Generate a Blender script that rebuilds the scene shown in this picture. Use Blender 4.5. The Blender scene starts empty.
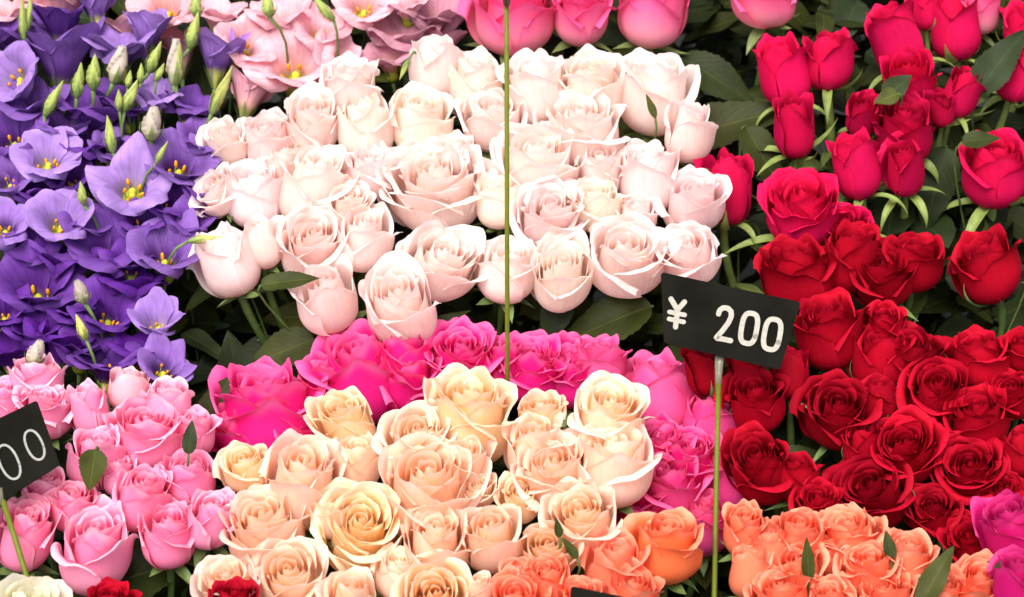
import bpy, math, random
import numpy as np
from mathutils import Vector, Matrix

SC = bpy.context.scene
COL = SC.collection
rad = math.radians

# ---------------------------------------------------------------- mesh helpers
class MB:
    """Collects grids (numpy) and builds one mesh with a pigment colour and uv per vertex."""
    def __init__(s):
        s.v = []; s.f = []; s.c = []; s.uv = []; s.n = 0
    def grid(s, P, C, UV=None, closed=False):
        # P: (a,b,3) ; C: (a,b,3) or (3,)
        a, b = P.shape[:2]
        s.v.append(P.reshape(-1, 3))
        C = np.broadcast_to(np.asarray(C, float), P.shape)
        s.c.append(C.reshape(-1, 3))
        if UV is None:
            UV = np.stack(np.meshgrid(np.linspace(0, 1, a), np.linspace(0, 1, b), indexing='ij')[::-1], -1)
        s.uv.append(UV.reshape(-1, 2))
        i = np.arange(a * b).reshape(a, b) + s.n
        if closed:
            i = np.concatenate([i, i[:, :1]], 1)
        q = np.stack([i[:-1, :-1], i[:-1, 1:], i[1:, 1:], i[1:, :-1]], -1).reshape(-1, 4)
        s.f.append(q); s.n += a * b
    def tube(s, pts, radii, C, seg=7, flat=1.0):
        pts = np.asarray(pts, float); n = len(pts)
        radii = np.broadcast_to(np.asarray(radii, float), (n,))
        T = np.gradient(pts, axis=0); T /= np.linalg.norm(T, axis=1)[:, None] + 1e-12
        ref = np.array([0.31, 0.77, 0.55]);
        if abs(np.dot(ref / np.linalg.norm(ref), T[0])) > .9: ref = np.array([1., -.3, .1])
        P = np.zeros((n + 2, seg, 3)); u = ref
        a = np.arange(seg) / seg * 2 * math.pi
        for k in range(n):
            u = u - np.dot(u, T[k]) * T[k]; u /= np.linalg.norm(u) + 1e-12
            w = np.cross(T[k], u)
            P[k + 1] = pts[k] + radii[k] * (np.cos(a)[:, None] * u + flat * np.sin(a)[:, None] * w)
        P[0] = pts[0]; P[-1] = pts[-1]
        s.grid(P, C, closed=True)
    def build(s, name, mat, parent=None, M=None, smooth=True):
        me = bpy.data.meshes.new(name)
        V = np.concatenate(s.v); F = np.concatenate(s.f); C = np.concatenate(s.c); UV = np.concatenate(s.uv)
        if M is not None:
            V = V @ M[:3, :3].T + M[:3, 3]
        nf = len(F)
        me.vertices.add(len(V)); me.vertices.foreach_set('co', V.astype(np.float32).ravel())
        me.loops.add(nf * 4); me.loops.foreach_set('vertex_index', F.astype(np.int32).ravel())
        me.polygons.add(nf)
        me.polygons.foreach_set('loop_start', np.arange(0, nf * 4, 4, dtype=np.int32))
        me.polygons.foreach_set('loop_total', np.full(nf, 4, dtype=np.int32))
        me.update(calc_edges=True)
        if smooth:
            me.polygons.foreach_set('use_smooth', np.ones(nf, bool))
        ca = me.color_attributes.new('pigment', 'FLOAT_COLOR', 'POINT')
        ca.data.foreach_set('color', np.concatenate([C, np.ones((len(C), 1))], 1).astype(np.float32).ravel())
        ul = me.uv_layers.new(name='UVMap')
        ul.data.foreach_set('uv', UV[F.ravel()].astype(np.float32).ravel())
        me.validate()
        me.materials.append(mat)
        o = bpy.data.objects.new(name, me); COL.objects.link(o)
        if parent is not None: o.parent = parent
        return o

def smoothstep(a, b, x):
    t = np.clip((x - a) / (b - a), 0, 1)
    return t * t * (3 - 2 * t)

# ---------------------------------------------------------------- materials
def new_mat(name):
    m = bpy.data.materials.new(name); m.use_nodes = True
    nt = m.node_tree; nt.nodes.clear()
    return m, nt, nt.nodes, nt.links

def mat_petal(name, trans=0.28, rough=0.55, sheen=0.25, vein=0.12, spec=0.25, tint=(1, 1, 1), bump=0.12):
    """Thin living tissue: pigment attribute, fine veins along the petal, some light passing through."""
    m, nt, N, L = new_mat(name)
    out = N.new('ShaderNodeOutputMaterial')
    at = N.new('ShaderNodeAttribute'); at.attribute_name = 'pigment'
    uv = N.new('ShaderNodeUVMap'); uv.uv_map = 'UVMap'
    mp = N.new('ShaderNodeMapping'); mp.inputs['Scale'].default_value = (26, 2.2, 1)
    L.new(uv.outputs[0], mp.inputs[0])
    nz = N.new('ShaderNodeTexNoise'); nz.inputs['Scale'].default_value = 1.0; nz.inputs['Detail'].default_value = 3
    L.new(mp.outputs[0], nz.inputs['Vector'])
    tc = N.new('ShaderNodeTexCoord')
    n2 = N.new('ShaderNodeTexNoise'); n2.inputs['Scale'].default_value = 55; n2.inputs['Detail'].default_value = 2
    L.new(tc.outputs['Object'], n2.inputs['Vector'])
    mr = N.new('ShaderNodeMapRange'); mr.inputs['From Min'].default_value = .3; mr.inputs['From Max'].default_value = .7
    mr.inputs['To Min'].default_value = 1 - vein; mr.inputs['To Max'].default_value = 1 + vein
    L.new(nz.outputs['Fac'], mr.inputs['Value'])
    mr2 = N.new('ShaderNodeMapRange'); mr2.inputs['From Min'].default_value = .3; mr2.inputs['From Max'].default_value = .7
    mr2.inputs['To Min'].default_value = 1 - vein * 1.1; mr2.inputs['To Max'].default_value = 1 + vein * 1.1
    L.new(n2.outputs['Fac'], mr2.inputs['Value'])
    mu = N.new('ShaderNodeMath'); mu.operation = 'MULTIPLY'
    L.new(mr.outputs[0], mu.inputs[0]); L.new(mr2.outputs[0], mu.inputs[1])
    vm = N.new('ShaderNodeVectorMath'); vm.operation = 'SCALE'
    L.new(at.outputs['Color'], vm.inputs[0]); L.new(mu.outputs[0], vm.inputs['Scale'])
    bp = N.new('ShaderNodeBump'); bp.inputs['Strength'].default_value = bump; bp.inputs['Distance'].default_value = 0.002
    L.new(nz.outputs['Fac'], bp.inputs['Height'])
    p = N.new('ShaderNodeBsdfPrincipled')
    p.inputs['Roughness'].default_value = rough
    p.inputs['Specular IOR Level'].default_value = spec
    p.inputs['Sheen Weight'].default_value = sheen
    p.inputs['Sheen Roughness'].default_value = .4
    L.new(vm.outputs[0], p.inputs['Base Color']); L.new(bp.outputs[0], p.inputs['Normal'])
    L.new(vm.outputs[0], p.inputs['Sheen Tint'])
    tr = N.new('ShaderNodeBsdfTranslucent')
    L.new(vm.outputs[0], tr.inputs['Color']); L.new(bp.outputs[0], tr.inputs['Normal'])
    mx = N.new('ShaderNodeMixShader'); mx.inputs[0].default_value = trans
    L.new(p.outputs[0], mx.inputs[1]); L.new(tr.outputs[0], mx.inputs[2])
    L.new(mx.outputs[0], out.inputs['Surface'])
    return m

def mat_plain(name, rough=.5, spec=.4, noise=.2, scale=60, trans=0.0, col=None, bump=0.0):
    m, nt, N, L = new_mat(name)
    out = N.new('ShaderNodeOutputMaterial')
    p = N.new('ShaderNodeBsdfPrincipled'); p.inputs['Roughness'].default_value = rough
    p.inputs['Specular IOR Level'].default_value = spec
    tc = N.new('ShaderNodeTexCoord')
    nz = N.new('ShaderNodeTexNoise'); nz.inputs['Scale'].default_value = scale; nz.inputs['Detail'].default_value = 4
    L.new(tc.outputs['Object'], nz.inputs['Vector'])
    mr = N.new('ShaderNodeMapRange'); mr.inputs['From Min'].default_value = .3; mr.inputs['From Max'].default_value = .7
    mr.inputs['To Min'].default_value = 1 - noise; mr.inputs['To Max'].default_value = 1 + noise
    L.new(nz.outputs['Fac'], mr.inputs['Value'])
    vm = N.new('ShaderNodeVectorMath'); vm.operation = 'SCALE'
    if col is None:
        at = N.new('ShaderNodeAttribute'); at.attribute_name = 'pigment'
        L.new(at.outputs['Color'], vm.inputs[0])
    else:
        vm.inputs[0].default_value = col
    L.new(mr.outputs[0], vm.inputs['Scale'])
    L.new(vm.outputs[0], p.inputs['Base Color'])
    if bump:
        bp = N.new('ShaderNodeBump'); bp.inputs['Strength'].default_value = bump; bp.inputs['Distance'].default_value = .002
        L.new(nz.outputs['Fac'], bp.inputs['Height']); L.new(bp.outputs[0], p.inputs['Normal'])
    if trans:
        tr = N.new('ShaderNodeBsdfTranslucent'); L.new(vm.outputs[0], tr.inputs['Color'])
        mx = N.new('ShaderNodeMixShader'); mx.inputs[0].default_value = trans
        L.new(p.outputs[0], mx.inputs[1]); L.new(tr.outputs[0], mx.inputs[2]); L.new(mx.outputs[0], out.inputs['Surface'])
    else:
        L.new(p.outputs[0], out.inputs['Surface'])
    return m

def mat_leaf(name):
    """Leaf blade: pigment attribute, pale midrib and side veins from the uv, glossy cuticle."""
    m, nt, N, L = new_mat(name)
    out = N.new('ShaderNodeOutputMaterial')
    p = N.new('ShaderNodeBsdfPrincipled'); p.inputs['Roughness'].default_value = .5
    p.inputs['Specular IOR Level'].default_value = .14
    at = N.new('ShaderNodeAttribute'); at.attribute_name = 'pigment'
    uv = N.new('ShaderNodeUVMap'); uv.uv_map = 'UVMap'
    sx = N.new('ShaderNodeSeparateXYZ'); L.new(uv.outputs[0], sx.inputs[0])
    a = N.new('ShaderNodeMath'); a.operation = 'SUBTRACT'; a.inputs[1].default_value = .5; L.new(sx.outputs[0], a.inputs[0])
    b = N.new('ShaderNodeMath'); b.operation = 'ABSOLUTE'; L.new(a.outputs[0], b.inputs[0])
    # side veins: saw of v*9 - |u|*5
    c = N.new('ShaderNodeMath'); c.operation = 'MULTIPLY'; c.inputs[1].default_value = 9; L.new(sx.outputs[1], c.inputs[0])
    d = N.new('ShaderNodeMath'); d.operation = 'MULTIPLY'; d.inputs[1].default_value = -7; L.new(b.outputs[0], d.inputs[0])
    e = N.new('ShaderNodeMath'); e.operation = 'ADD'; L.new(c.outputs[0], e.inputs[0]); L.new(d.outputs[0], e.inputs[1])
    f = N.new('ShaderNodeMath'); f.operation = 'PINGPONG'; f.inputs[1].default_value = .5; L.new(e.outputs[0], f.inputs[0])
    vm_ = N.new('ShaderNodeMapRange'); vm_.inputs['From Min'].default_value = 0; vm_.inputs['From Max'].default_value = .08
    vm_.inputs['To Min'].default_value = 1; vm_.inputs['To Max'].default_value = 0; L.new(f.outputs[0], vm_.inputs['Value'])
    mid = N.new('ShaderNodeMapRange'); mid.inputs['From Min'].default_value = .01; mid.inputs['From Max'].default_value = .035
    mid.inputs['To Min'].default_value = 1; mid.inputs['To Max'].default_value = 0; L.new(b.outputs[0], mid.inputs['Value'])
    h = N.new('ShaderNodeMath'); h.operation = 'MULTIPLY'; h.inputs[1].default_value = .35; L.new(vm_.outputs[0], h.inputs[0])
    mxv = N.new('ShaderNodeMath'); mxv.operation = 'MAXIMUM'; L.new(mid.outputs[0], mxv.inputs[0]); L.new(h.outputs[0], mxv.inputs[1])
    nz = N.new('ShaderNodeTexNoise'); nz.inputs['Scale'].default_value = 40; nz.inputs['Detail'].default_value = 4
    tc = N.new('ShaderNodeTexCoord'); L.new(tc.outputs['Object'], nz.inputs['Vector'])
    mr = N.new('ShaderNodeMapRange'); mr.inputs['From Min'].default_value = .3; mr.inputs['From Max'].default_value = .7
    mr.inputs['To Min'].default_value = .7; mr.inputs['To Max'].default_value = 1.3; L.new(nz.outputs['Fac'], mr.inputs['Value'])
    sc = N.new('ShaderNodeVectorMath'); sc.operation = 'SCALE'; L.new(at.outputs['Color'], sc.inputs[0]); L.new(mr.outputs[0], sc.inputs['Scale'])
    k = N.new('ShaderNodeMath'); k.operation = 'MULTIPLY_ADD'; k.inputs[1].default_value = .8; k.inputs[2].default_value = 1.0
    L.new(mxv.outputs[0], k.inputs[0])
    s2 = N.new('ShaderNodeVectorMath'); s2.operation = 'SCALE'; L.new(sc.outputs[0], s2.inputs[0]); L.new(k.outputs[0], s2.inputs['Scale'])
    L.new(s2.outputs[0], p.inputs['Base Color'])
    bp = N.new('ShaderNodeBump'); bp.inputs['Strength'].default_value = .35; bp.inputs['Distance'].default_value = .0015; bp.invert = True
    L.new(mxv.outputs[0], bp.inputs['Height']); L.new(bp.outputs[0], p.inputs['Normal'])
    tr = N.new('ShaderNodeBsdfTranslucent'); L.new(s2.outputs[0], tr.inputs['Color'])
    mx = N.new('ShaderNodeMixShader'); mx.inputs[0].default_value = .22
    L.new(p.outputs[0], mx.inputs[1]); L.new(tr.outputs[0], mx.inputs[2]); L.new(mx.outputs[0], out.inputs['Surface'])
    return m

# ---------------------------------------------------------------- petals
def petal(R, theta, Rb, zb0, zrim, wlen, a0=0., r0=.08, inw=10., flare=0., curl=0., vcurl=.78, sideroll=.0,
          spiral=.08, tip=.22, point=0., ruffle=0., nu=15, nv=17, lean=0., notch=0.):
    """One petal wrapped round the +Z axis. Returns (points nv x nu x 3, u, v). Head radius is about 1."""
    u = np.linspace(-1, 1, nu)[None, :]; v = (1 - (1 - np.linspace(0, 1, nv)) ** 1.45)[:, None]
    a0r = rad(a0)
    mc = (1 - math.sin(a0r)) / (math.pi / 2 - a0r); ms = math.cos(a0r) / (math.pi / 2 - a0r)
    S1 = max(Rb - r0, .02) / mc
    zbel = zb0 + S1 * ms
    S2 = max(zrim - zbel, .25)
    # outline: sides shorter than the middle, optional point
    au = np.abs(u)
    Lu = 1 - tip * au ** 2.6 + point * np.exp(-(u / .22) ** 2) - notch * np.exp(-(u / .18) ** 2) + .012 * np.sin(7 * u + R.uniform(0, 6.28)) + .008 * np.sin(15 * u + R.uniform(0, 6.28))
    Ltot = (S1 + S2) * Lu
    s = v * Ltot
    t1 = np.clip(s / S1, 0, 1)
    t2 = np.clip((s - S1) / S2, 0, 1.3)
    al = a0 + (90 - a0) * t1 + inw * np.sin(np.clip(t2, 0, 1) * math.pi / 2) - flare * smoothstep(.15, 1.0, t2)
    # margin roll: stronger off the mid-line, so the tip reads pointed
    ph1, ph2 = R.uniform(0, 6.28, 2)
    kk = curl * (.62 + .45 * au ** 1.5 + .16 * np.sin(2.1 * u + ph1))
    al = al - kk * smoothstep(vcurl, 1.0, v + .05 * np.sin(3.1 * u + ph2)) ** 1.3
    alr = np.radians(al)
    ds = np.diff(s, axis=0)
    am = (alr[1:] + alr[:-1]) / 2
    r = np.concatenate([np.zeros((1, nu)), np.cumsum(np.cos(am) * ds, 0)]) + r0
    z = np.concatenate([np.zeros((1, nu)), np.cumsum(np.sin(am) * ds, 0)]) + zb0
    r = np.maximum(r, .015)
    # widths
    f = np.interp(v[:, 0], [0, .12, .3, .55, .8, 1], [.45, .6, .82, 1, 1.0, .90])[:, None]
    rr = np.minimum(np.maximum(r, .10), np.maximum(Rb * 1.08, .10))
    wa = np.minimum(wlen * f / rr, 2.4)
    ang = theta + u * wa
    # imbrication + sides rolling outward + ruffles
    r = r * (1 + spiral * u * (.3 + .7 * v)) + sideroll * np.clip(au - .55, 0, 1) ** 2 * v ** 1.2 * 2.0
    if ruffle:
        p = R.uniform(0, 6.28, 3)
        w = ruffle * v ** 3
        r = r + w * (np.sin(5 * u + p[0]) + .6 * np.sin(9 * u + p[1]))
        z = z + w * .7 * np.sin(7 * u + p[2])
    # gentle low-frequency dents
    q = R.uniform(0, 6.28, 2)
    r = r * (1 + .025 * np.sin(2.3 * u + q[0]) * np.sin(3.5 * v + q[1]))
    q = R.uniform(0, 6.28, 4)        # soft buckles and fine creases running to the rim
    r = r + v ** 1.5 * (.018 * np.sin(4.6 * u + q[0] + 1.5 * v) + .007 * np.sin(13 * u + q[1] + 2 * v)) * min(1, Rb * 1.3)
    z = z + v ** 2 * .014 * np.sin(6.3 * u + q[2])
    x = r * np.cos(ang); y = r * np.sin(ang)
    P = np.stack([x, y, z + 0 * u], -1)
    if lean:
        ax = np.array([-math.sin(theta), math.cos(theta), 0])   # tip the petal outward about its base
        M = np.array(Matrix.Rotation(rad(lean), 3, Vector(ax)))
        P = P @ M.T
    return P, np.broadcast_to(u, r.shape), np.broadcast_to(v, r.shape)

def rose_petals(R, o, n_in=16, n_out=9, H=2.0, ruffle=0., tight=0., roll=1., wide=1., tipx=0.):
    """List of (P,u,v,t,is_outer). o: openness 0 (bud) .. 1 (blown)."""
    out = []
    N = n_in + n_out
    th = R.uniform(0, 6.28)
    tl = np.array([R.uniform(-1, 1) for _ in range(N)])
    for i in range(N):
        th += rad(137.5) + R.uniform(-.18, .18)
        if i < n_in:
            t = i / max(n_in - 1, 1)
            Rb = (.06 + (.54 + .16 * o) * t ** .95)
            zr = H * (.90 - .06 * o * (1 - t) + .06 * t + .010 * tl[i]) - .07 * H * o * t * t
            wl = .22 + .66 * t
            P, u, v = petal(R, th, Rb, .12 + .2 * (1 - t), zr, wl, a0=15 - 25 * o * t, r0=.05,
                            inw=26 * (1 - t) + 10 - 8 * o * t, flare=4 + 22 * o * t, curl=(18 + 62 * t) * (.25 + .5 * o) * roll,
                            vcurl=.88, spiral=.42 * (1 - t) + .12, tip=.13, ruffle=ruffle * .5 * t, nu=15, nv=16, point=tipx * .6)
            out.append((P, u, v, .55 * t, False))
        else:
            t = (i - n_in) / max(n_out - 1, 1)
            Rb = .62 + .10 * o + (.34 + .06 * o) * t ** .8
            zr = H * (.97 - .02 * t - (.03 + .17 * o) * t + .025 * tl[i])
            wl = (.96 + .26 * t + .06 * tl[i]) * wide
            fl = (4 + 20 * t) * (.25 + 1.15 * o) + 6 * tl[i] * (.3 + o)
            P, u, v = petal(R, th, Rb, .0 + .05 * (1 - t), zr, wl, a0=6 - 22 * o, r0=.09, inw=13 - 4 * t - 6 * o,
                            flare=max(fl, 0), curl=roll * (45 + 85 * t + 30 * tl[i]) * (.50 + .55 * o), vcurl=.83 + .07 * R.random(),
                            sideroll=roll * (.02 + .06 * t), spiral=.085 + .03 * tl[i], tip=.20 + .04 * tl[i],
                            point=tipx + .03 + .04 * R.random(), ruffle=ruffle * (.5 + .5 * t), lean=(1 + 4 * o * t) * (1 + tl[i]) * .5, nv=20, nu=19)
            out.append((P, u, v, .55 + .45 * t, True))
    return out
# ---------------------------------------------------------------- what stands where
# x, y, width (picture units of the bunch plane), openness, tilt of the head from the viewer, roll, label, extras
WHITE = [
 (347,79,64,.4,70,92,'blush rose at back left of the pale bunch, touching the pink bell flowers'),
 (311,117,66,.42,56,95,'blush rose in second row on the left, between two taller goblet shaped ones'),
 (364,121,62,.3,72,95,'pale goblet rose with one broad peach tinted petal folded across its front'),
 (422,116,66,.4,60,88,'blush rose with a wide turned-down front petal, behind the largest open rose'),
 (434,62,52,.12,76,88,'narrow blush bud standing at the back beside dusky mauve bell flowers'),
 (477,80,66,.3,72,92,'cream blush rose in back row, just left of the green stick'),
 (493,115,66,.38,57,90,'blush rose crossed by the green stick, in the third row from the front'),
 (537,82,68,.3,73,88,'tall creamy rose in back row immediately right of the green stick'),
 (595,78,72,.5,66,90,'broad white rose in back row under the gap between two bright pink roses'),
 (654,86,78,.35,74,86,'cream goblet rose at the back with a green finger of sepal over its side',{'lean':1}),
 (692,125,56,.1,72,82,'closed ivory bud at far right of the pale bunch with a curled loose petal'),
 (583,125,86,.6,60,90,'pointed starry blush rose with long folded side petal, right of the green stick'),
 (224,138,48,.5,60,110,'small pinkish rose at left edge of the pale bunch, touching violet petals'),
 (263,135,60,.4,67,100,'blush rose near left edge with sharply folded outer petal pointing down'),
 (214,192,52,.75,58,145,'pink flushed ruffled rose turned toward the violet flowers on the left'),
 (254,192,64,.35,66,95,'tall ivory rose on the left, above a tight pink bud'),
 (316,180,76,.4,68,80,'cream rose with one upright pink pointed petal on its right side'),
 (262,238,44,.0,74,95,'tight pink bud squeezed between a drooping goblet and a half-open rose'),
 (225,254,60,.2,78,108,'drooping dusky pink goblet rose at lower left, green sepals beneath, by a yellow bud'),
 (311,240,72,.38,44,95,'half-open blush rose just above the closed pink bud at front left'),
 (348,203,50,.4,58,90,'small cream centred rose in the heart of the left half of the pale bunch'),
 (364,234,62,.25,62,88,'warm cream tall rose left of the front spiral rose, leaves below it'),
 (330,292,70,.06,56,100,'closed shell pink bud at front left, outer petals wrapped like a cup'),
 (437,182,112,1.0,50,90,'largest fully open blush rose in the middle of the pale bunch'),
 (370,166,52,.4,56,95,'pale rose half hidden behind the left side of the largest open rose'),
 (436,260,86,.55,42,80,'wide spiral blush rose directly below the largest open rose'),
 (401,306,80,.4,38,102,'front most blush rose touching the bright magenta roses below it'),
 (533,164,86,.5,54,90,'full blush rose just right of the green stick, beneath a pointed starry rose'),
 (499,196,50,.3,68,95,'shaded half-open rose tucked behind the green stick in the middle'),
 (551,213,74,.72,46,88,'ruffled open pink blush rose between two rows, right of the stick'),
 (602,163,50,.4,62,90,'small yellowish cream rose below the pointed starry rose'),
 (598,202,56,.42,56,88,'cream rose with a wide lower petal, above the front right spiral rose'),
 (648,172,64,.35,70,88,'blush goblet rose behind the frilled ivory rose on the right side'),
 (693,197,66,.45,60,88,'frilled ivory rose on the right edge, in front of a cerise bud'),
 (506,266,64,.4,60,84,'blush rose behind lower part of the green stick, left petal flared outward'),
 (561,275,74,.42,38,92,'round blush rose at front with tight spiral, dark pink underside and hanging sepal'),
 (625,252,86,.5,44,88,'wide front blush rose with crossed lower petals, left of the price sign'),
 (690,252,68,.6,48,98,'open blush rose whose lower edge meets the black 200 price sign'),
 (636,212,42,.3,64,90,'small blush rose almost hidden between larger ones on the right'),
 (458,150,44,.35,66,90,'small blush rose peeping out above the largest open rose'),
 (283,158,46,.35,66,92,'cream rose mostly hidden in the left side of the pale bunch'),
]
PEACH = [
 (351,413,72,.42,54,95,'creamy yellow rose at back left of the peach bunch, against magenta petals',{'yel':1}),
 (422,430,82,.6,50,90,'cream rose with deep apricot heart, second from left in the back row'),
 (472,405,94,.62,64,88,'widest butter yellow rose at the back, at the foot of the green stick',{'yel':1.3}),
 (540,407,50,.3,60,90,'small lemon cream rose in back row right of the green stick',{'yel':1.2}),
 (531,440,68,.32,62,92,'peach rose showing the smooth back of one large petal'),
 (554,467,86,.5,52,90,'peach rose with a long sweeping front petal in the right half'),
 (608,407,82,.62,54,85,'cream rose at back right, left of the tulip shaped magenta rose'),
 (611,458,84,.5,62,85,'peach rose with thick folded rim at right edge of the peach bunch'),
 (245,463,52,.5,50,110,'small apricot rose at far left edge of the peach bunch',{'yel':1}),
 (301,470,86,.4,54,90,'cup shaped peach rose in the left half, petal curling at its right'),
 (357,457,56,.3,60,88,'small peach rose between the cup shaped one and a wide cream one'),
 (432,482,108,.6,50,90,'very wide whitish cream rose in the centre of the peach bunch'),
 (267,520,86,.42,50,100,'large peach rose at left with a rolled lip, above the paler front rose'),
 (360,527,94,.78,30,92,'roundest open peach rose facing the viewer with apricot spiral heart',{'yel':1}),
 (438,538,76,.5,48,88,'peach rose with bright rolled left petal, right of the roundest open one'),
 (293,570,80,.48,42,95,'peach rose at bottom edge, left of the pink closed bud'),
 (437,592,80,.65,28,90,'peach rose with deep orange spiral heart at the bottom edge',{'yel':1.5}),
 (352,592,60,.15,54,88,'pinkish peach bud at the bottom edge between two open roses'),
 (522,493,50,.4,44,85,'small peach rose with apricot heart in the middle of the right half',{'yel':1}),
 (493,530,64,.2,46,88,'heart shaped peach goblet rose with crossed petals over green leaves'),
 (586,514,74,.5,40,92,'shell shaped peach rose at lower right, above the salmon roses'),
 (549,543,58,.42,36,95,'small peach rose with golden centre touching the salmon roses',{'yel':1.2}),
 (477,482,44,.4,54,88,'little pale rose tucked right of the very wide cream rose'),
 (465,456,56,.3,60,88,'pink tinted peach rose under the widest butter yellow one'),
 (478,583,34,.1,60,85,'single pale peach bud edge standing beside the orange hearted rose'),
 (228,579,68,.5,58,110,'faded ivory pink rose behind a small red rose at the bottom left',{'pale':1}),
 (22,612,84,.25,52,75,'cream white rose at bottom left corner, behind the slanted sign stick',{'cream':1}),
 (395,570,50,.3,56,90,'peach rose sunk in shadow between the roundest one and the orange hearted one'),
 (330,505,46,.3,58,100,'half hidden peach rose behind the left side of the roundest open one'),
]
MAGENTA = [
 (268,408,88,.55,64,95,'large frilly magenta rose at left end of the magenta row'),
 (302,432,52,.65,50,85,'small magenta rose against the creamy yellow one at left end of the row'),
 (236,432,46,.4,66,120,'low magenta rose at far left, touching light pink roses'),
 (362,373,86,.5,64,95,'tall magenta rose with a bright open fold, second cluster from left'),
 (409,378,62,.75,54,90,'frilled magenta rose below the front most blush rose',{'ruf':.03}),
 (404,352,56,.4,72,90,'magenta rose mostly hidden under the front most blush rose'),
 (459,358,70,.7,54,88,'open magenta rose with crinkled centre, left of the green stick'),
 (497,362,54,.4,70,90,'magenta rose directly behind the foot of the green stick'),
 (528,370,68,.65,55,90,'open magenta rose immediately right of the green stick'),
 (569,374,64,.65,55,88,'wide frilly magenta rose above the small lemon cream rose'),
 (601,362,50,.45,68,85,'pale mauve pink rose turned sideways behind the magenta row',{'palep':.6}),
 (663,390,76,.35,78,88,'tulip shaped rose with pale pink flanks and magenta tips',{'palep':.5}),
 (711,415,56,.5,64,80,'magenta rose behind the upper stick of the 200 price sign',{'palep':.35}),
 (659,450,54,.7,52,95,'small frilly magenta rose right of the thick rimmed peach rose'),
 (692,457,64,.8,50,88,'crinkled magenta rose left of the 200 sign stick'),
 (672,484,70,.6,54,90,'broad magenta rose with one smooth pale arched petal',{'palep':.4}),
 (637,492,56,.75,48,95,'deep magenta rose above the orange rose, beside shell shaped peach one'),
 (733,480,58,.5,60,75,'magenta rose right of the 200 sign stick, against dark red roses',{'palep':.3}),
 (705,523,50,.35,58,85,'pink and red two toned rose behind the 200 sign stick',{'palep':.3,'redd':1}),
 (1008,533,60,.3,50,110,'round deep magenta bloom at right edge above the salmon roses',{'deepm':1,'off':-.085}),
 (1019,582,56,.2,60,95,'magenta bloom in the bottom right corner',{'deepm':1,'off':-.09}),
 (330,385,54,.5,66,95,'magenta rose between the left end cluster and the tall folded one'),
 (640,527,50,.3,60,95,'shaded magenta rose behind the orange rose'),
]
TOPPINK = [
 (515,9,88,.6,70,92,'large two toned pink rose at top edge, crossed by the green stick'),
 (583,8,62,.45,74,88,'pink rose at top edge, right of the one crossed by the green stick'),
 (652,5,78,.4,74,88,'pink goblet rose at top edge with two green sepals below it'),
 (769,-8,66,.5,74,90,'pale pink rose cut by the top edge above cerise buds'),
 (980,2,50,.2,76,80,'pale pink rose at the top right behind cerise buds'),
]
CERISE = [
 (783,65,50,.12,66,95,'stout cerise bud at upper left of the red roses, long sepals spread'),
 (827,54,50,.12,78,80,'cerise bud leaning right behind the stout upper left one'),
 (795,120,45,.0,64,88,'slim cerise bud below the stout upper left one, four pale sepals spread'),
 (892,31,56,.08,84,112,'cerise bud bent to the left near the top edge',{'nosep':0}),
 (953,20,48,.03,88,95,'upright cerise bud at the top edge seen from its side'),
 (922,4,34,.1,80,90,'dull cerise bud mostly hidden at the top edge between two others'),
 (909,75,56,.32,58,92,'round topped cerise rose with a torn green leaf on its right side'),
 (959,86,44,.0,74,82,'cerise bud with folded flank right of the torn green leaf'),
 (944,104,36,.1,58,90,'little cerise bud peeping between the torn leaf and a folded bud'),
 (859,108,43,.15,54,90,'cerise bud with tight spiral left of the largest cerise group'),
 (855,160,44,.0,70,95,'slender dark cerise bud with pointed left petal tip'),
 (906,124,64,.5,60,90,'full cerise rose rising behind the smooth egg shaped bud'),
 (905,160,47,.02,70,88,'smooth egg shaped cerise bud hanging over a pale green sepal'),
 (995,167,70,.35,62,90,'ragged cerise rose at right edge with dark leaf stuck on its top'),
 (1018,66,48,.1,78,85,'cerise bud cut by right edge in the upper corner'),
 (1022,22,44,.2,76,90,'dark red bud at top right corner behind a big leaf'),
 (728,181,54,.0,80,75,'cerise bud tucked behind frilled ivory rose on the pale bunch'),
 (801,206,80,.68,58,90,'wide open cerise rose under the slim bud with four sepals'),
 (846,223,48,.42,56,90,'small bright red rose right of the wide open cerise one'),
]
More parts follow.
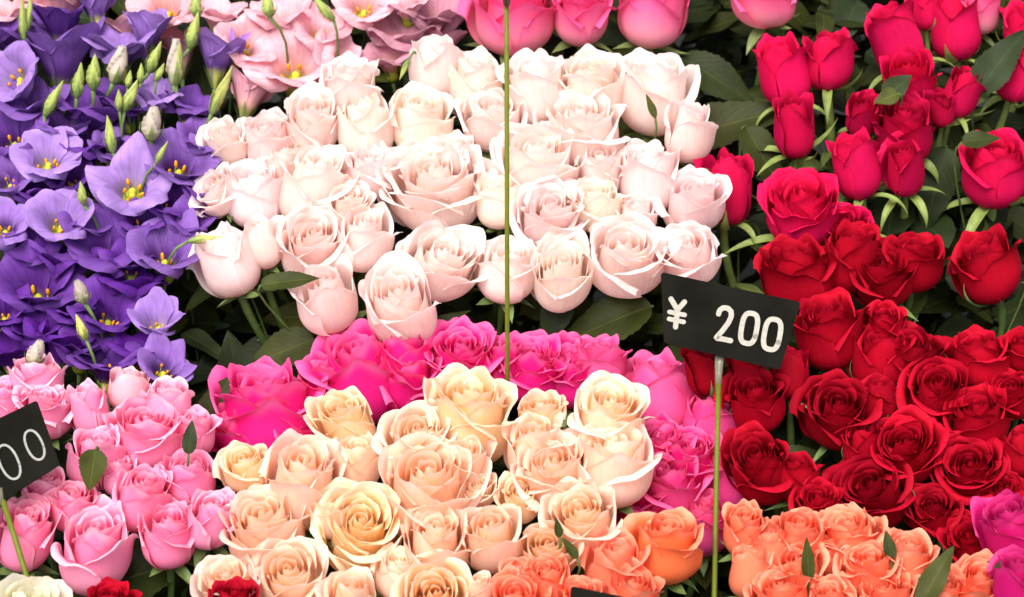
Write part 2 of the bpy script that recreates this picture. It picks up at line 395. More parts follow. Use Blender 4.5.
RED = [
 (799,268,76,.35,64,95,'red goblet rose just above right end of the 200 sign'),
 (851,250,60,.2,64,90,'deep red rose behind thin green tendril, above the tall spiral one'),
 (882,270,74,.62,50,92,'open red rose in the middle of the upper red cluster'),
 (915,256,62,.35,64,82,'red rose on the right flank of the upper red cluster'),
 (981,263,72,.45,62,112,'red rose tilted left on its own green stem near right edge'),
 (831,328,74,.42,54,92,'large tall red rose touching the right corner of the 200 sign'),
 (888,322,46,.32,56,90,'small red rose between the upper cluster and its larger neighbours'),
 (881,352,62,.15,66,92,'dark bodied red rose under the small one in the middle'),
 (791,368,46,.0,78,88,'dark red bud under the right corner of the 200 sign'),
 (757,400,64,.35,40,95,'oval red rose right of the sign clip'),
 (835,409,78,.6,36,90,'red rose with wide spiral below the large tall one'),
 (912,353,66,.5,46,88,'red rose with rolled rim left of the dark gap'),
 (979,355,64,.5,68,92,'ragged red rose right of the dark gap with thin curled sepals'),
 (936,389,74,.6,44,88,'red rose in the centre right with neat nested petals'),
 (1021,346,46,.4,54,90,'red rose cut by right edge beside the ragged one'),
 (1013,390,54,.5,46,90,'red rose at right edge below the cut off one'),
 (977,416,68,.5,56,90,'red rose with V shaped front petals below the ragged one'),
 (764,462,78,.42,38,95,'red rose with curled pale sepal on its right, beside the sign stick'),
 (874,486,98,.7,40,92,'largest red rose at lower middle, above the salmon bunch'),
 (902,445,80,.7,38,90,'round red rose directly behind the largest lower one'),
 (970,468,78,.88,33,92,'blown red rose with dark hollow heart at lower right'),
 (819,503,50,.5,44,90,'shaded red rose left of the largest one, over salmon petals'),
 (932,513,58,.7,30,90,'dark hollow red rose right of the largest one'),
 (1003,492,50,.5,40,90,'red rose behind the round magenta bloom at right'),
 (974,541,60,.6,38,95,'low red rose left of the round magenta bloom'),
 (1021,447,42,.0,68,100,'smooth red bud at right edge above the blown rose'),
 (706,363,44,.1,72,95,'dark red rose left of the sign clip under the 200 sign'),
 (748,365,46,.2,70,90,'shadowed red rose directly under the middle of the 200 sign'),
 (862,441,44,.3,58,95,'half hidden red rose left of the round one'),
 (800,475,46,.1,66,80,'dark red petals behind the rose with the curled sepal'),
 (880,395,44,.1,66,90,'dark red rose in shadow between neat and wide spiral roses'),
 (113,604,52,.4,50,90,'red rose at the bottom edge among light pink roses'),
 (231,600,50,.35,56,90,'red rose at the bottom edge in front of a faded ivory rose',{'off':-.045}),
 (1022,500,40,.3,56,90,'red rose at right edge mostly behind the round magenta bloom'),
]
SALMON = [
 (664,536,68,.36,60,90,'deep orange rose left of the 200 sign stick',{'deep':1}),
 (613,560,62,.32,54,90,'salmon rose left of and below the deep orange rose'),
 (633,590,54,.3,54,88,'salmon rose above the dark sign edge at the bottom'),
 (549,572,48,.5,56,95,'crumpled salmon rose left of the dark sign edge'),
 (517,572,42,.4,54,90,'small salmon rose under the golden centred peach rose'),
 (519,596,62,.5,50,92,'salmon rose at the bottom edge next to the orange hearted peach one'),
 (746,560,46,.02,74,90,'smooth tall salmon bud just right of the 200 sign stick'),
 (741,521,46,.4,54,90,'small salmon rose at back left, below dark red petals'),
 (799,529,50,.2,54,85,'pale salmon rose with a white rimmed upper petal at the back'),
 (855,530,76,1.0,62,92,'flat fringed salmon rose with many thin petals at the back',{'ruf':.03}),
 (798,563,54,.32,52,90,'salmon rose with neat spiral in front of the white rimmed one'),
 (868,562,58,.5,50,88,'pale centred salmon rose in the middle of the salmon bunch'),
 (905,549,58,.3,64,85,'broad salmon rose right of the upright leaf'),
 (785,592,64,.5,52,95,'wide salmon rose with a turned up petal at the bottom edge'),
 (888,592,76,.7,48,88,'large ruffled salmon rose at the bottom edge'),
 (972,577,64,.6,50,85,'salmon rose right of the broad green leaf at the bottom'),
 (826,549,38,.4,54,90,'little salmon rose between two larger salmon ones'),
 (833,596,52,.4,52,90,'salmon rose at the bottom edge between wide and ruffled ones'),
 (938,588,50,.4,52,90,'salmon rose behind the broad green leaf'),
 (767,541,40,.2,64,95,'salmon rose squeezed behind the smooth tall bud'),
 (578,592,46,.4,52,95,'salmon rose left corner of the dark sign edge'),
]
PINK = [
 (36,374,56,.5,72,92,'light pink rose at the back left under a withered grey bud'),
 (46,404,60,.5,58,90,'light pink rose directly behind the corner of the slanted sign'),
 (4,398,46,.4,62,95,'light pink rose cut by left edge above the slanted sign'),
 (88,404,46,.08,74,104,'light pink bud leaning left, next to a pale salmon pink one'),
 (127,384,42,.08,84,88,'pale salmon pink bud standing out against the violet flowers',{'pale':1}),
 (94,450,64,.18,62,92,'tall light pink rose with a green leaf across its front'),
 (148,430,78,.62,58,90,'wide light pink rose in the middle of the back row'),
 (169,402,48,.3,68,85,'light pink rose at back right touching violet petals'),
 (193,428,48,.3,64,85,'light pink rose at right end of the back row'),
 (138,494,62,.4,58,92,'folded light pink rose above the broad dark leaf'),
 (192,475,56,.25,58,88,'upright light pink rose beside the apricot rose'),
 (209,513,64,.3,58,86,'light pink rose with small square heart, next to the peach bunch'),
 (169,532,66,.4,56,92,'light pink rose directly above the broad dark leaf'),
 (93,541,84,.48,50,92,'largest light pink rose, centred right of the slanted stick'),
 (23,532,66,.4,54,90,'light pink rose behind the slanted sign stick'),
 (72,502,50,.4,56,92,'light pink rose half hidden behind the largest one'),
 (44,490,48,.4,60,95,'light pink rose just below the slanted sign card'),
 (14,455,54,.4,60,90,'light pink rose hidden behind the slanted sign card'),
 (118,470,42,.3,62,90,'shaded light pink rose beneath the wide one'),
]
# bell flowers: x, y, width, tilt, roll, shade (0 pale .. 1 dark), open factor, label
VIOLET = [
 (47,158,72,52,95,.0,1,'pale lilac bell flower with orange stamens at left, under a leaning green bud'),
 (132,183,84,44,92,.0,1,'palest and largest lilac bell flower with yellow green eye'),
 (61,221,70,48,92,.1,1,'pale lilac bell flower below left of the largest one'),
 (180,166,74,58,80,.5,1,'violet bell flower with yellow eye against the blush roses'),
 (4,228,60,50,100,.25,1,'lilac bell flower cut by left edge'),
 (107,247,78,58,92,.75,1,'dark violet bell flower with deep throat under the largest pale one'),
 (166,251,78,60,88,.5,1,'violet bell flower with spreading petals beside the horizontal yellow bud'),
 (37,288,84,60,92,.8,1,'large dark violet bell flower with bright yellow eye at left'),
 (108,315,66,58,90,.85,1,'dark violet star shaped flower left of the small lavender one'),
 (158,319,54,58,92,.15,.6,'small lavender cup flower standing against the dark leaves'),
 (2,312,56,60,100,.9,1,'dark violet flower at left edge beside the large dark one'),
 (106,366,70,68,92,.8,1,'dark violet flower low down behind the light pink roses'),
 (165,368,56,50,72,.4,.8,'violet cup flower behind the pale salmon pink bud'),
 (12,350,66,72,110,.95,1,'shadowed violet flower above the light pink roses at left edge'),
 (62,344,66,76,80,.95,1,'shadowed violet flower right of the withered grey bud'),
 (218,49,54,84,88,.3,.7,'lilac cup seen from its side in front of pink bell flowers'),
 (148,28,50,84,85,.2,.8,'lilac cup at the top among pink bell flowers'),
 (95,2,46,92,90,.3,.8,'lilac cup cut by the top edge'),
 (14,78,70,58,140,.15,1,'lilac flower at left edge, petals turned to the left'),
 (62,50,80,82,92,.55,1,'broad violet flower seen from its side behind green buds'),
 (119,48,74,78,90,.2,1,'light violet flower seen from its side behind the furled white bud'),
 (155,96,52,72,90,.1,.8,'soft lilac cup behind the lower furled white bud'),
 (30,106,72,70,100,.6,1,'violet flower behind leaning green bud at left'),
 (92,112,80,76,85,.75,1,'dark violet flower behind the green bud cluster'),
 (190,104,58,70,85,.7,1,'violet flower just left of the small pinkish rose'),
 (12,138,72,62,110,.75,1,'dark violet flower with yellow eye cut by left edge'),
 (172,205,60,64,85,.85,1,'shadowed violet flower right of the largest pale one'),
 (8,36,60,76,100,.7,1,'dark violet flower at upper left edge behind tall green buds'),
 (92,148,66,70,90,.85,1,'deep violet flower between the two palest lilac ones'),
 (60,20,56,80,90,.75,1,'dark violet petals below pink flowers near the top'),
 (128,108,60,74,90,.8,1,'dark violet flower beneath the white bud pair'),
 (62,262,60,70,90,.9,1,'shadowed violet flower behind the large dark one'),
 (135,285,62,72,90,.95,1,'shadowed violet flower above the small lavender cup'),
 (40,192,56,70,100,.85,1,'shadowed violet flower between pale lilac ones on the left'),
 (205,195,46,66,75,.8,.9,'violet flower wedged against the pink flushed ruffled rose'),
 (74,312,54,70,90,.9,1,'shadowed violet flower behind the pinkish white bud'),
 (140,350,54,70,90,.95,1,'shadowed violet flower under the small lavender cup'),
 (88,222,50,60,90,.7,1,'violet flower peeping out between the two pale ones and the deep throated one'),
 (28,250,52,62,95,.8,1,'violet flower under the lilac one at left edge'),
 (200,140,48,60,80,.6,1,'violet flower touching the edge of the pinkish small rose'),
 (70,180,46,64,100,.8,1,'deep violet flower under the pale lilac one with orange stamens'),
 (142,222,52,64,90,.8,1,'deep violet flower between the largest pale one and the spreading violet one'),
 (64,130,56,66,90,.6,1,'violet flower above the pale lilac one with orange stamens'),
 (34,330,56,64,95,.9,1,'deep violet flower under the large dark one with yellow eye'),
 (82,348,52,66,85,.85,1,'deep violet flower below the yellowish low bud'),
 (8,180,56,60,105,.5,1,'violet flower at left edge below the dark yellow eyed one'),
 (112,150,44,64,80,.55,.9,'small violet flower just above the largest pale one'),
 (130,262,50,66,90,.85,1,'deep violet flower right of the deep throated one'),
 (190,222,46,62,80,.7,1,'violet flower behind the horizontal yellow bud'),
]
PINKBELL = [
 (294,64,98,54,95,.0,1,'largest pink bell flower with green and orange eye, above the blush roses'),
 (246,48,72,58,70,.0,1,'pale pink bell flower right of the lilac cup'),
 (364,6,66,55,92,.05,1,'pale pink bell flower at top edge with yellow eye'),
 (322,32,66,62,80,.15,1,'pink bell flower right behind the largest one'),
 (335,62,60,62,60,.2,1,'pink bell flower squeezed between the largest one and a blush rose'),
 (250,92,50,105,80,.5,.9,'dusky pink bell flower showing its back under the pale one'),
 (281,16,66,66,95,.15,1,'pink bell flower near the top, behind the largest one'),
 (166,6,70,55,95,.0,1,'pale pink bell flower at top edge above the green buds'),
 (55,6,78,84,92,.2,1,'wide pink bell flower at top edge seen from its side'),
 (10,14,60,70,100,.1,1,'pink bell flower in the top left corner'),
 (122,30,52,88,92,.5,.9,'dusky pink flower between two lilac cups'),
 (403,38,72,72,95,.75,1,'mauve pink bell flower in shade, left of the narrow blush bud'),
 (438,14,58,66,85,.85,1,'shaded mauve bell flower at the top left of the pink roses'),
 (442,42,44,80,80,.85,1,'small shaded mauve flower above the back blush roses'),
 (388,60,52,70,100,.7,1,'mauve flower with orange stamens behind blush roses'),
 (218,14,58,70,90,.1,1,'pale pink bell flower at top, left of the hanging bud stem'),
 (180,44,48,84,90,.6,.9,'dusky pink flower below the green bud at top'),
 (405,6,50,70,100,.4,1,'pink flower at top edge right of the yellow eyed one'),
 (338,92,40,80,90,.5,.9,'dusky pink petals just above the left blush roses'),
]
# buds: x, y, length, thickness, tilt, roll, colour g(reen) / w(hite) / y(ellow), label
BUDS = [
 (23,18,46,9,80,92,'g','tall green bud at upper left, front one of a pair'),
 (29,12,40,8,84,82,'g','tall green bud at upper left, rear one of a pair'),
 (79,80,36,13,75,82,'g','plump green bud left of the pale green double bud'),
 (94,72,36,16,78,86,'g','pale green fat bud left of the furled white bud'),
 (118,65,38,19,76,75,'w','furled white bud above dark violet petals'),
 (155,57,34,12,76,68,'g','green bud leaning right, right of the furled white one'),
 (175,62,46,17,80,86,'w','large furled white bud beneath the lilac cup'),
 (178,64,42,13,72,84,'g','green bud overlapping the large furled white one'),
 (194,30,38,13,78,76,'g','green bud near the top, between pink bell flowers'),
 (54,98,40,12,72,62,'g','long green bud leaning right above a pale lilac flower'),
 (119,100,22,9,74,92,'g','short green bud over dark violet petals'),
 (131,95,34,13,74,66,'g','slanted green bud left of the soft lilac cup'),
 (141,73,20,8,76,88,'g','thin green bud between furled white buds'),
 (160,72,20,8,74,64,'g','thin slanted green bud under the larger leaning one'),
 (129,79,18,8,76,80,'g','tiny green bud right of the furled white bud'),
 (152,124,34,20,74,82,'w','furled white bud in front of the soft lilac cup'),
 (110,134,38,12,78,98,'g','upright green bud above the largest pale lilac flower'),
 (82,193,24,10,74,98,'g','small yellowish green bud left of the largest pale lilac flower'),
 (162,152,26,7,76,62,'g','narrow green bud left of the yellow eyed violet flower'),
 (222,90,52,13,74,66,'y','long yellow green bud in front of the small pinkish rose'),
 (205,239,34,9,84,8,'y','horizontal yellow bud pointing at the drooping pink rose'),
 (81,292,24,15,72,110,'w','pinkish white bud beside the dark violet star'),
 (81,327,28,11,74,112,'y','yellowish bud low down left of the dark violet star'),
 (36,353,26,17,72,70,'w','withered grey white bud above the light pink roses'),
 (323,8,34,11,80,130,'g','green bud at top hanging over the pink bell flowers'),
 (268,4,26,14,80,95,'g','fat green bud at top edge over pink bell flowers'),
 (196,4,26,13,80,90,'g','round green bud at the top edge left of pale pink petals'),
 (404,70,22,6,84,245,'g','thin green bud drooping before the mauve flowers'),
]
# single leaves of named roses: bunch, x, y, length, direction in the picture (deg), facing tilt, width factor, tone (low values paint shade into the leaf)
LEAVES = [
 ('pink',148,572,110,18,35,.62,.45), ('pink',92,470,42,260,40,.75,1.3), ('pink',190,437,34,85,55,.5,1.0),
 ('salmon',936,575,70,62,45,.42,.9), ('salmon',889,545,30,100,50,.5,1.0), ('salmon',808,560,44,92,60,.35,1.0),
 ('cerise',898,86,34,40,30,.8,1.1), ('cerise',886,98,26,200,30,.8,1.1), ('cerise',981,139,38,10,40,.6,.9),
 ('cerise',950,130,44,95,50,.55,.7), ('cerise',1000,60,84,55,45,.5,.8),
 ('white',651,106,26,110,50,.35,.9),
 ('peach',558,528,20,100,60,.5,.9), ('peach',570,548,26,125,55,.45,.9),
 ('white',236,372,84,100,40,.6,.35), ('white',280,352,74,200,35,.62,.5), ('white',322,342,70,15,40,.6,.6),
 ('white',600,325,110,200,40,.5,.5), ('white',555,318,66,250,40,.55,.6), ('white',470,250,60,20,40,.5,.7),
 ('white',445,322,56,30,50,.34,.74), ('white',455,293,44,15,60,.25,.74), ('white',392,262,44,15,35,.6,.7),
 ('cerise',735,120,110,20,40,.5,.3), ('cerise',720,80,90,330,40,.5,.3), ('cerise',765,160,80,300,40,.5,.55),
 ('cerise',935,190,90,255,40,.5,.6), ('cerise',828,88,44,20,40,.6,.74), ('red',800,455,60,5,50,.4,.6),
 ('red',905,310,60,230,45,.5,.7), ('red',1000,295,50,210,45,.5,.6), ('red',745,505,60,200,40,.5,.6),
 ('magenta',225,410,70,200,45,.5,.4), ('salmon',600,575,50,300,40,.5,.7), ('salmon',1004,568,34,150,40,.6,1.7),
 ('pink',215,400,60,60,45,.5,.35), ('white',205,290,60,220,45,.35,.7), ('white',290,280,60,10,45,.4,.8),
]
# ---------------------------------------------------------------- camera frame
PITCH = rad(30); DIST = 2.2; LENS = 83.0
TARGET = np.array([0, 0, .78])
FWD = np.array([0, math.cos(PITCH), -math.sin(PITCH)]); RIGHT = np.array([1., 0, 0]); UP = np.array([0, math.sin(PITCH), math.cos(PITCH)])
CAM = TARGET - FWD * DIST
FPX = LENS / 36 * 1024
MPP = DIST / FPX
SLOPE = .65
def ray(x, y):
    return FWD + RIGHT * (x - 512) / FPX + UP * (298.5 - y) / FPX
def at(x, y, d): return CAM + ray(x, y) * d
def depth(y, off=0.): return DIST + SLOPE * (298.5 - y) * MPP + off
def nrm(v): return v / np.linalg.norm(v)
def frame(z, ref):
    z = nrm(z); x = nrm(np.cross(ref, z)); y = np.cross(z, x)
    return np.stack([x, y, z], 1)
def head_axis(x, y, tau, phi):
    t = -nrm(ray(x, y)); r = nrm(RIGHT - t * np.dot(RIGHT, t)); u = np.cross(t, r)
    return nrm(t * math.cos(rad(tau)) + math.sin(rad(tau)) * (r * math.cos(rad(phi)) + u * math.sin(rad(phi))))

def thing(name, label, cat, group, loc, Rm):
    o = bpy.data.objects.new(name, None); COL.objects.link(o)
    M = np.eye(4); M[:3, :3] = Rm; M[:3, 3] = loc
    o.matrix_world = Matrix(M.tolist()); o.empty_display_size = .02
    o['label'] = label; o['category'] = cat
    if group: o['group'] = group
    return o

# ---------------------------------------------------------------- materials in use
M_PALE = mat_petal('pale_petal', trans=.48, rough=.65, sheen=.05, vein=.05, bump=.10)
M_RED = mat_petal('red_petal', trans=.07, rough=.7, sheen=.10, vein=.07, spec=.08, bump=.08)
M_PINK = mat_petal('pink_petal', trans=.28, rough=.55, sheen=.05, vein=.03, bump=.05)
M_BELL = mat_petal('bell_petal', trans=.30, rough=.65, sheen=.03, spec=.12, vein=.16, bump=.18)
M_LEAF = mat_leaf('leaf_blade')
M_GREEN = mat_plain('green_tissue', rough=.5, spec=.35, noise=.22, scale=120, trans=.12)
M_BUD = mat_plain('bud_tissue', rough=.55, spec=.3, noise=.06, scale=60, trans=.2)
M_ANTHER = mat_plain('pollen', rough=.8, spec=.1, noise=.25, scale=400)

def rgb(*a): return np.array(a, float)
# pigment of each bunch: heart, outer petals, petal margin, petal foot
KIND = dict(
 white=dict(rows=WHITE, mat=M_PALE, heart=rgb(.95, .79, .71), outer=rgb(.95, .775, .735), rim=rgb(.95, .85, .82), foot=rgb(.93, .62, .55), off=0., leaves=2, size=.97, dt=-4,
            group='blush roses of the pale middle bunch'),
 peach=dict(rows=PEACH, mat=M_PALE, heart=rgb(.95, .63, .30), outer=rgb(.95, .71, .57), rim=rgb(.96, .84, .75), foot=rgb(.94, .52, .28), off=-.02, size=.96, dy=4, dt=-4, leaves=1,
            group='peach roses of the front bunch'),
 magenta=dict(rows=MAGENTA, mat=M_PINK, heart=rgb(.76, .005, .20), outer=rgb(.82, .016, .25), rim=rgb(.88, .19, .42), foot=rgb(.86, .24, .42), off=.035, leaves=1, ruf=.018, size=1.12, tipx=.035, dy=-5,
            group='magenta roses round the peach bunch'),
 toppink=dict(rows=TOPPINK, mat=M_PINK, footv=.95, footk=1., heart=rgb(.85, .02, .20), outer=rgb(.87, .13, .32), rim=rgb(.88, .09, .30), foot=rgb(.87, .47, .46), off=.02, leaves=1, dt=-8,
            group='two toned pink roses along the top edge'),
 cerise=dict(rows=CERISE, mat=M_RED, heart=rgb(.62, .003, .022), outer=rgb(.55, .004, .065), rim=rgb(.68, .008, .075), foot=rgb(.42, .004, .06), off=.02, leaves=4, H=.22, dt=-6, size=1.0,
            group='cerise rose buds at the upper right'),
 red=dict(rows=RED, mat=M_RED, heart=rgb(.37, .0015, .012), outer=rgb(.36, .0012, .012), rim=rgb(.45, .004, .022), foot=rgb(.17, .0015, .009), off=0., leaves=2, size=.95,
            group='red roses at the right'),
 salmon=dict(rows=SALMON, mat=M_PINK, heart=rgb(.89, .15, .055), outer=rgb(.90, .235, .125), rim=rgb(.92, .40, .27), foot=rgb(.87, .30, .18), off=-.025, leaves=1, size=1.03, tipx=.01, dy=4,
            group='salmon roses at the bottom right'),
 pink=dict(rows=PINK, mat=M_PINK, heart=rgb(.88, .12, .34), outer=rgb(.90, .31, .50), rim=rgb(.94, .60, .70), foot=rgb(.82, .34, .42), off=-.01, leaves=1, size=.97, tipx=.02, tv=.10,
            group='light pink roses at the lower left'),
)
GREEN_SEPAL = dict(white=rgb(.11, .16, .05), peach=rgb(.11, .16, .05), magenta=rgb(.10, .15, .05), toppink=rgb(.17, .21, .07), cerise=rgb(.17, .22, .055),
                   red=rgb(.13, .20, .06), salmon=rgb(.12, .18, .05), pink=rgb(.11, .16, .05))

# ---------------------------------------------------------------- leaves
def leaf_grid(L, w, R, bend=.3, fold=.25, serr=.06, nv=33, nu=7):
    v = np.linspace(0, 1, nv)[:, None]; u = np.linspace(-1, 1, nu)[None, :]
    prof = np.sin(math.pi * np.clip(v, 0, 1) ** .78) ** .75 * (1 - .25 * v)
    prof = np.maximum(prof, .012)
    saw = ((v * 13) % 1.0)
    ed = 1 + serr * (saw - .5) * (np.abs(u) > .9) * 2
    x = u * w * .5 * L * prof * ed
    tw = R.uniform(-.15, .15)
    y = v * L + 0 * u - np.abs(x) * .15
    z = -bend * L * v ** 2 * .5 + fold * np.abs(x) + L * .02 * np.sin(v * 11 + R.uniform(0, 6)) * u ** 2 * np.sign(u) + tw * x * v
    UV = np.stack([np.broadcast_to(u * .5 + .5, x.shape), np.broadcast_to(v, x.shape)], -1)
    return np.stack([x, y, z], -1), UV

def leaf_world(mb, p, dirv, nv_, L, w, R, C, **k):
    P, UV = leaf_grid(L, w, R, **k)
    y = nrm(dirv); z = nrm(nv_ - y * np.dot(nv_, y)); x = np.cross(y, z)
    A = np.stack([x, y, z], 1)
    mb.grid(P @ A.T + p, C, UV)

def inv(o):
    return np.array(o.matrix_world.inverted())
LEAFCOL = [rgb(.034, .048, .010), rgb(.046, .056, .010), rgb(.026, .040, .013), rgb(.055, .062, .012)]

def bez(p0, p1, p2, p3, n=14):
    t = np.linspace(0, 1, n)[:, None]
    return (1 - t) ** 3 * p0 + 3 * t * (1 - t) ** 2 * p1 + 3 * t * t * (1 - t) * p2 + t ** 3 * p3

ROSES = {}
def make_rose(kind, row, seed):
    K = KIND[kind]
    x, y, W, o, tau, phi, label = row[:7]; ex = row[7] if len(row) > 7 else {}
    R = np.random.default_rng(seed)
    y = y + K.get('dy', 0); o = float(np.clip(o + R.uniform(-.10, .10) * (o > .2), 0, 1))
    H = R.uniform(.94, 1.07) * (2.45 - .72 * o) + (K.get('H', 0) * 1.6 if o < .25 else 0)
    small = W < 46
    n_in = int(13 + 9 * o) - (3 if small else 0); n_out = int(6 + 5 * o)
    if o < .12: n_out = 5
    if kind == 'cerise' and o < .25: o += R.uniform(0, .14); H *= R.uniform(.90, 1.08); tau += R.uniform(-8, 8); phi += R.uniform(-10, 10)
    n_out += int(R.integers(-1, 2))
    ps = rose_petals(R, o, n_in=n_in, n_out=n_out, H=H, wide=R.uniform(.88, 1.10), ruffle=ex.get('ruf', K.get('ruf', .006)) * (.6 + o),
                     roll=(1.0 if kind != 'cerise' else .8) * R.uniform(.7, 1.15), tipx=K.get('tipx', 0.) * R.uniform(.4, 1.2))
    sh_ = R.normal(size=2) * .07; q_ = R.uniform(-.07, .07, 3)         # heads pressed out of round by their neighbours
    D = np.array([[1 + q_[0], q_[1], sh_[0]], [q_[1], 1 - q_[0], sh_[1]], [0, 0, 1 + q_[2]]])
    ps = [(p[0] @ D.T,) + p[1:] for p in ps]
    allp = np.concatenate([p[0].reshape(-1, 3) for p in ps])
    rext = np.percentile(np.hypot(allp[:, 0], allp[:, 1]), 96)
    d = depth(y, K['off'] + ex.get('off', 0) + R.uniform(-.006, .006))
    s = W * K.get('size', 1.) / 2 * d / FPX / rext
    zc = (allp[:, 2].max() + allp[:, 2].min()) * .5
    ax = head_axis(x, y, tau + K.get('dt', 0) + R.uniform(-3, 3), phi + R.uniform(-4, 4))
    org = at(x, y, d) - ax * s * zc * 1.2
    Rm = frame(ax, RIGHT) @ np.array(Matrix.Rotation(R.uniform(0, 6.28), 3, 'Z'))
    root = thing('rose', label, 'rose', K['group'], org, Rm)
    tint = (1 + (R.uniform(-.22, .14) if kind in ('red', 'cerise') else 0)) + R.uniform(-1, 1) * K.get('tv', .016) * np.array([.1, 2, 1.2]) + R.uniform(-.03, .03, 3) * np.array([.15, 1, 1])
    heart, outer, rim, foot = K['heart'].copy(), K['outer'].copy(), K['rim'].copy(), K['foot'].copy()
    if kind == 'peach':
        yl = ex.get('yel', 0)
        if yl: outer = outer * (1 - .5 * yl) + rgb(.93, .74, .40) * .5 * yl; heart = heart * (1 - .3 * yl) + rgb(.88, .50, .12) * .3 * yl
        mixp = R.uniform(0, .5) * (yl == 0); outer = outer * (1 - mixp) + rgb(.94, .76, .66) * mixp; heart = heart * (1 - mixp * .6) + rgb(.94, .74, .50) * mixp * .6
    if ex.get('cream'): heart = rgb(.84, .80, .58); outer = rgb(.85, .81, .62); rim = rgb(.88, .85, .74); foot = rgb(.7, .72, .4)
    if ex.get('pale'):
        outer = outer * .4 + rgb(.86, .66, .58) * .6; rim = rgb(.88, .72, .66)
    if ex.get('deep'): heart = rgb(.86, .12, .02); outer = rgb(.87, .20, .07)
    if ex.get('deepm'): heart = rgb(.52, .004, .12); outer = rgb(.58, .007, .15); rim = rgb(.66, .04, .22); foot = rgb(.60, .03, .18)
    if ex.get('redd'): heart = rgb(.75, .01, .03)
    pp = ex.get('palep', 0)
    if pp: outer = outer * (1 - pp) + rgb(.87, .20, .42) * pp; foot = rgb(.88, .42, .54)
    if kind == 'white':
        q = R.uniform(0, .6); heart = heart * (1 - q) + rgb(.94, .74, .70) * q
        if R.random() < .3: outer = outer * .5 + rgb(.94, .81, .71) * .5
    def pig(P, u, v, t):
        base = heart * (1 - t) + outer * t
        c = np.broadcast_to(base, P.shape).copy()
        f = (smoothstep(K.get('footv', .45), .05, v) * K.get('footk', .75) * (.35 + .65 * t))[..., None]
        c = c * (1 - f) + foot * f
        e = (smoothstep(.84, 1.0, np.maximum(v, np.abs(u) * .95) + .03 * np.sin(9 * u + 40 * t)) * .65)[..., None]
        c = c * (1 - e) + rim * e
        if kind in ('white', 'peach') and R.random() < .35:      # bruised, browned bit of margin
            b = (np.exp(-((u - R.uniform(-.8, .8)) / .10) ** 2) * smoothstep(.955, 1, v) * .6)[..., None]
            c = c * (1 - b) + rgb(.55, .36, .16) * b
        return np.clip(c * tint * (1 + R.uniform(-.05, .05)), 0, .96)
    mb = MB()
    for P, u, v, t, isout in ps:
        if isout: continue
        mb.grid(P * s, pig(P, u, v, t))
    # receptacle floor under the petals
    mb.build('petal_heart', K['mat'], root)
    for P, u, v, t, isout in ps:
        if not isout: continue
        m = MB(); m.grid(P * s, pig(P, u, v, t)); m.build('petal', K['mat'], root)
    # stem, sepals, leaves
    I = np.array(root.matrix_world.inverted())
    ctr = K['centre']
    foot_w = np.array([org[0] + (ctr[0] - org[0]) * .45, org[1] + (ctr[1] - org[1]) * .3 + .02, max(org[2] - .34, .05)])
    pts = bez(org, org - ax * .07, foot_w + np.array([0, 0, .14]), foot_w, 16)
    loc = pts @ I[:3, :3].T + I[:3, 3]
    gs = GREEN_SEPAL[kind] * R.uniform(.85, 1.15)
    stemcol = rgb(.07, .11, .025) if kind != 'cerise' else rgb(.19, .25, .06)
    rr = np.full(len(loc), (.0034 if kind != 'cerise' else .0042) * R.uniform(.85, 1.15)); rr[0] = .17 * s; rr[1] = min(.16 * s, .006)
    hip = np.concatenate([loc[:1] + np.array([0, 0, .10 * s]), loc[:1], loc[:1] * .6 + loc[1:2] * .4, loc[1:]])
    hr = np.concatenate([[.12 * s, .20 * s, .15 * s], rr[1:]])
    mb = MB(); mb.tube(hip, hr, stemcol * R.uniform(.8, 1.2), seg=8)
    if tau > 50 and kind in ('cerise', 'red', 'white'):      # thorns
        for _ in range(2):
            k = R.integers(2, 6); b = loc[k]; dr = nrm(R.normal(size=3))
            mb.tube(np.stack([b, b + dr * .006 + np.array([0, 0, -.001])]), [.0016, .0002], gs, seg=5)
    stem = mb.build('stem', M_GREEN, root)
    if (tau >= 52 or kind in ('cerise', 'red')) and not ex.get('nosep'):
        a0 = R.uniform(0, 6.28)
        for k in range(5):
            make_sepal(root, R, s, a0 + k * 2 * math.pi / 5 + R.uniform(-.2, .2), kind, gs, o)
    for k in range(K['leaves']):
        j = int(R.integers(4, 9) if kind != 'cerise' else R.integers(3, 8)); p = pts[j]
        a = R.uniform(0, 6.28)
        dv = nrm(np.array([math.cos(a), math.sin(a), R.uniform(-.1, .5)]))
        m = MB(); leaf_world(m, p + dv * .004, dv, np.array([R.uniform(-.3, .3), R.uniform(-.6, 0), 1]), R.uniform(.04, .065), R.uniform(.5, .66) if kind != 'cerise' else R.uniform(.22, .5), R,
                             (LEAFCOL[R.integers(4)] if kind != 'cerise' or R.random() < .35 else rgb(.13, .17, .045)) * R.uniform(.8, 1.2), bend=R.uniform(.2, .7))
        m.build('leaf', M_LEAF, stem, M=I)
    ROSES.setdefault(kind, []).append((x, y, root, stem, pts))
    return root

